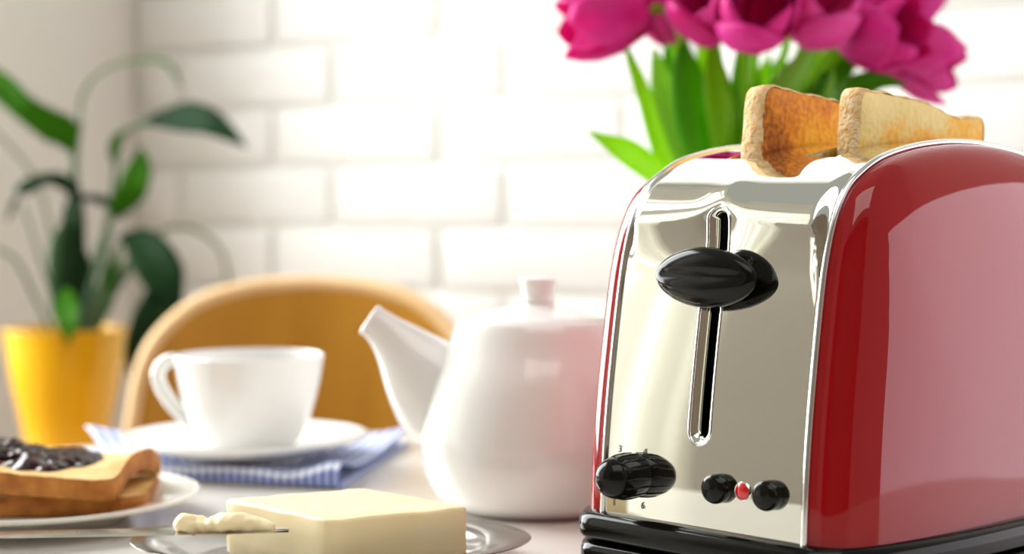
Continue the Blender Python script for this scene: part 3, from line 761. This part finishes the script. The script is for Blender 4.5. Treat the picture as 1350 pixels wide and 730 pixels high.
# stalks rise from the soil
pstalk([(88, 455, 0), (90, 330, -.01), (96, 240, -.01), (97, 198, 0)], 4.5)
pstalk([(92, 455, .01), (100, 320, .02), (100, 210, .03), (106, 160, .03)], 4)
pstalk([(96, 455, 0), (128, 350, .01), (150, 250, .01), (153, 200, .01), (166, 174, .01), (196, 160, .01)], 4)
pstalk([(84, 455, 0), (92, 340, -.02), (98, 280, -.03), (97, 250, -.03)], 4)
pstalk([(100, 455, .01), (125, 400, .02), (140, 330, .02), (147, 282, .02)], 3.6)
pstalk([(102, 455, 0), (130, 385, -.01), (152, 330, -.02), (166, 318, -.02)], 3.6)
pstalk([(76, 455, .02), (50, 400, .03), (22, 345, .03), (-8, 325, .03)], 3.2)
pstalk([(104, 455, .02), (150, 370, .04), (200, 312, .06), (248, 300, .07), (290, 328, .07), (303, 380, .07)], 4.2, 'dry')
pstalk([(80, 455, .03), (70, 330, .05), (45, 235, .06), (-10, 170, .06)], 4.2, 'dry')
pstalk([(98, 455, .02), (118, 360, .03), (135, 310, .03)], 3)
pstalk([(106, 455, .03), (132, 420, .04), (158, 372, .04), (180, 330, .04)], 3)
pstalk([(90, 455, .03), (72, 400, .04), (50, 330, .04), (30, 270, .04)], 2.6)
pstalk([(110, 455, .02), (140, 400, .03), (172, 350, .03)], 3)
pstalk([(112, 455, .01), (150, 390, .02), (188, 335, .03)], 2.6)
# blades
pleaf('leafA', [(98, 200, 5, 0), (84, 172, 24, -.01), (60, 157, 22, -.02), (34, 140, 19, -.03), (8, 116, 20, -.03), (-25, 92, 14, -.03), (-50, 80, 1, -.03)])
pleaf('leafA', [(104, 165, 4, .03), (110, 128, 9, .03), (126, 102, 10, .02), (152, 86, 8, .01), (185, 80, 6, 0), (215, 84, 9, -.02), (230, 99, 6, -.03), (238, 116, 1, -.04)], (0, 1, .25), .3)
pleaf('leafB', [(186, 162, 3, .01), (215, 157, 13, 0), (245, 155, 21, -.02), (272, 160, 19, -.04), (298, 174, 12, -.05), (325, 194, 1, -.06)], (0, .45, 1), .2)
pleaf('leafA', [(186, 196, 3, 0), (184, 220, 15, -.01), (176, 245, 19, -.02), (160, 268, 15, -.02), (143, 290, 2, -.02)], (1, .3, .2), .3)
pleaf('leafA', [(152, 215, 4, .01), (152, 195, 9, .0), (160, 178, 9, -.01), (178, 168, 5, -.02), (196, 164, 1, -.02)], (1, .5, .4), .3)
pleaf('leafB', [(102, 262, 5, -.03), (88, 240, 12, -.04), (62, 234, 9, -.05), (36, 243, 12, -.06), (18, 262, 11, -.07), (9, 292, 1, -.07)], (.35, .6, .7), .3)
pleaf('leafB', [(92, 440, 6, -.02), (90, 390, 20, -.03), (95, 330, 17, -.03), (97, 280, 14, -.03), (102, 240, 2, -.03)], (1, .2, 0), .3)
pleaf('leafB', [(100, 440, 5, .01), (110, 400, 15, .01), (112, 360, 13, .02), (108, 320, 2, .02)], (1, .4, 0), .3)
pleaf('leafA', [(88, 380, 4, -.03), (88, 405, 14, -.065), (90, 428, 13, -.082), (90, 452, 1, -.084)], (1, 0, 0), .25)
pleaf('stalk', [(72, 420, 3, -.02), (74, 370, 10, -.03), (77, 325, 12, -.03), (84, 292, 2, -.03)], (1, .3, 0), .3)
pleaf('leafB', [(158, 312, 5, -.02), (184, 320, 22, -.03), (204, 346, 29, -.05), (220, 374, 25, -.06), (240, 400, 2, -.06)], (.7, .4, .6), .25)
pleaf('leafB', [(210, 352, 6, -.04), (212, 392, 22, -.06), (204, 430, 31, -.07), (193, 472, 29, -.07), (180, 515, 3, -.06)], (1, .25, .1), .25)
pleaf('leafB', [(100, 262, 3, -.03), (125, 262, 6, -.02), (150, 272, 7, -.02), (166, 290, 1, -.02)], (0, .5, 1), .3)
pleaf('leafA', [(118, 452, 3, .03), (140, 400, 9, .03), (150, 360, 7, .03), (158, 330, 1, .03)], (1, .3, .3), .3)

# ------------------------------------------------------------------ vase of tulips behind the toaster
VD = 1.20; vc = P(985, 300, VD)
va = thing('vase', 'vase holding the pink tulips behind the toaster', 'vase', (vc.x, VD, 0))
VH = .150
bm = bmesh.new(); lathe(bm, crs([(0, .0), (.034, .0), (.038, .004), (.045, .05), (.040, .10), (.036, .135), (.041, VH-.001), (.040, VH), (.037, VH-.004), (.033, .13), (.036, .10), (.040, .05), (.034, .008), (0, .006)], 5), 64); obj('body', bm, M['china'], va)
def tulip(label, hx, hy, d, ax, m, opened=.35, leaves=(), foot=0, size=1.0):
    hc = P(hx, hy, d); ax = Vector(ax).normalized(); Ls = .058*size
    base = hc-ax*Ls*.5
    fa = foot; root_p = Vector((vc.x+.014*math.cos(fa), VD+.014*math.sin(fa), .020))
    mouth = Vector((vc.x+.020*math.cos(fa)+(base.x-vc.x)*.12, VD+.018*math.sin(fa), VH+.004))
    root = thing('tulip', label, 'flower', root_p, 0, 'tulips in the vase')
    mid = mouth.lerp(base, .55); mid.z += .018; mid -= ax*.012
    c = crs([tuple(root_p), tuple(mouth), tuple(mid), tuple(base-ax*.012), tuple(base+ax*.004)], 7)
    bm = bmesh.new(); tube(bm, [Vector(q)-root_p for q in c], .0031, 10); obj('stem', bm, M['tl1'], root)
    e1 = ax.orthogonal().normalized(); e2 = ax.cross(e1)
    for k in range(6):
        ph = 2*math.pi*k/6 + fa; inner = k % 2
        rad = (e1*math.cos(ph)+e2*math.sin(ph)); tan = ax.cross(rad)
        Rm = (.0195 if inner else .0215)*size*(1+.25*opened); W_ = .0270*size
        def fn(s, t):
            q = -1+2*s
            w_ = W_*(math.sin(math.pi*min(1, .14+.70*t))**.7)
            r = Rm*(math.sin(math.pi*(.06+.66*t))**.8)*(1+ (opened-.3)*.5*t)
            a = q*w_/max(Rm, .012)
            p = base+ax*(Ls*t*(1-.16*q*q*t)+(.0018 if q == 0 else 0))+(rad*math.cos(a)+tan*math.sin(a))*r+rad*(.002*(1-inner))
            return p-root_p + Vector((noise.noise(p*70), noise.noise(p*70+Vector((5, 0, 0))), noise.noise(p*70+Vector((0, 5, 0)))))*.0022
        bm = bmesh.new(); grid(bm, 7, 9, fn); solid(bm, .0007); obj('petal', bm, M['petal2'] if (m == 'petal2' or (inner and m == 'mix')) else M['petal'], root)
    for lm, lp, side in leaves:
        pts = [P(x, y, VD+dd) for x, y, w_, dd in lp]; ws = [w_*VD/F for x, y, w_, dd in lp]
        obj('leaf', leaf_mesh(pts, ws, side, .28, root_p), M[lm], root)
    return root
lv = lambda *a: list(a)
tulip('leftmost pink tulip, its bloom pointing left', 800, 27, 1.18, (-.95, -.15, -.16), 'petal', .30, [
    ('tl1', lv((930, 300, 4, 0), (880, 215, 12, -.02), (852, 130, 11, -.03), (832, 78, 6, -.03), (826, 62, 1, -.03)), (1, .3, .3)),
    ('tl1', lv((925, 300, 6, 0), (880, 238, 16, -.04), (838, 205, 18, -.06), (806, 188, 11, -.07), (776, 173, 1, -.07)), (.4, .3, .8))], 3.0)
tulip('pink tulip second from the left, bloom tilted up', 873, 4, 1.21, (-.30, -.35, .85), 'mix', .45, [
    ('tl3', lv((950, 300, 5, 0), (905, 210, 20, .0), (880, 130, 20, .01), (868, 85, 10, .01), (862, 62, 1, .01)), (1, .3, .2))], 2.4)
tulip('pink tulip low in front, right above the left part of the leaves', 935, 12, 1.16, (-.18, -.75, .45), 'mix', .5, [
    ('tl2', lv((958, 300, 6, 0), (925, 190, 26, -.02), (908, 100, 22, -.02), (900, 50, 1, -.01)), (1, .2, .1))], 4.2)
tulip('pink tulip facing forward above the darker slice of toast', 992, 22, 1.13, (.02, -.80, .35), 'petal', .5, [
    ('tl1', lv((970, 300, 6, 0), (958, 180, 20, -.03), (945, 100, 17, -.03), (938, 50, 1, -.02)), (1, .2, .1))], 4.7)
tulip('pink tulip behind, standing tallest near the middle of the bunch', 1040, -18, 1.24, (.02, -.2, 1), 'mix', .4, [
    ('tl2', lv((985, 300, 6, 0), (992, 190, 24, .02), (985, 110, 22, .03), (975, 50, 1, .03)), (1, .2, -.1))], 1.4)
tulip('pink tulip above the gap between the two slices of toast', 1078, 16, 1.15, (.10, -.75, .45), 'petal2', .45, [
    ('tl3', lv((985, 300, 6, 0), (1000, 200, 24, -.03), (1030, 130, 22, -.03), (1062, 78, 12, -.03), (1080, 58, 1, -.03)), (1, .2, .5))], 5.1)
tulip('pink tulip upper right of the bunch, bloom tilted up right', 1128, 0, 1.20, (.35, -.35, .85), 'mix', .4, [
    ('tl2', lv((1000, 300, 6, 0), (1040, 190, 20, .0), (1085, 120, 20, .0), (1125, 75, 10, .01), (1140, 60, 1, .01)), (.8, .2, .5))], .4)
tulip('dark pink tulip over the pale slice of toast', 1160, 48, 1.17, (.55, -.60, .15), 'petal', .35, [
    ('tl2', lv((1005, 300, 6, 0), (1060, 200, 24, -.02), (1110, 135, 22, -.03), (1150, 108, 14, -.03), (1195, 112, 1, -.03)), (.6, .2, .8))], 5.8)
tulip('rightmost pink tulip, its bloom drooping to the right', 1208, 74, 1.20, (.80, -.30, -.36), 'petal2', .35, [
    ('tl1', lv((1010, 300, 5, 0), (1075, 200, 18, .02), (1140, 140, 16, .03), (1180, 130, 1, .03)), (.5, .2, .8))], 6.1)
tulip('pink tulip at the upper right edge, cut by the top of the photo', 1188, 2, 1.26, (.55, -.1, .75), 'mix', .35, [
    ('tl2', lv((1005, 300, 6, 0), (1070, 210, 22, .05), (1120, 140, 22, .06), (1165, 95, 1, .06)), (.7, .2, .7)),
    ('tl3', lv((1000, 300, 5, 0), (1050, 200, 12, -.01), (1085, 150, 12, -.01), (1100, 90, 1, -.01)), (.8, .2, .5))], .9)
tulip('pink tulip at the back left, cut by the top of the photo', 915, -38, 1.26, (-.12, .0, 1), 'petal', .4, [
    ('tl1', lv((965, 300, 6, 0), (965, 200, 18, .04), (1000, 120, 16, .05), (1015, 70, 1, .05)), (1, .2, .3)),
    ('tl2', lv((945, 300, 6, 0), (918, 200, 24, .05), (890, 120, 20, .06), (878, 50, 1, .06)), (1, .2, .2)),
    ('tl1', lv((950, 300, 6, 0), (938, 200, 18, .03), (928, 120, 16, .03), (925, 45, 1, .03)), (1, .2, .2))], 1.9)
tulip('pink tulip at the back, between the middle blooms, cut by the top', 1000, -45, 1.22, (.0, -.1, 1), 'petal2', .4, [
    ('tl2', lv((980, 300, 6, 0), (985, 210, 26, .05), (1010, 130, 22, .06), (1040, 60, 1, .06)), (1, .2, .2)),
    ('tl1', lv((985, 300, 6, 0), (1015, 200, 18, .02), (1060, 120, 15, .02), (1085, 60, 1, .02)), (.9, .2, .4))], 1.6)
tulip('pink tulip at the back right, mostly above the top of the photo', 1098, -46, 1.25, (.15, .0, 1), 'petal', .4, [
    ('tl2', lv((995, 300, 6, 0), (1035, 220, 22, .04), (1075, 160, 20, .05), (1105, 95, 1, .05)), (.8, .2, .5))], 1.1)
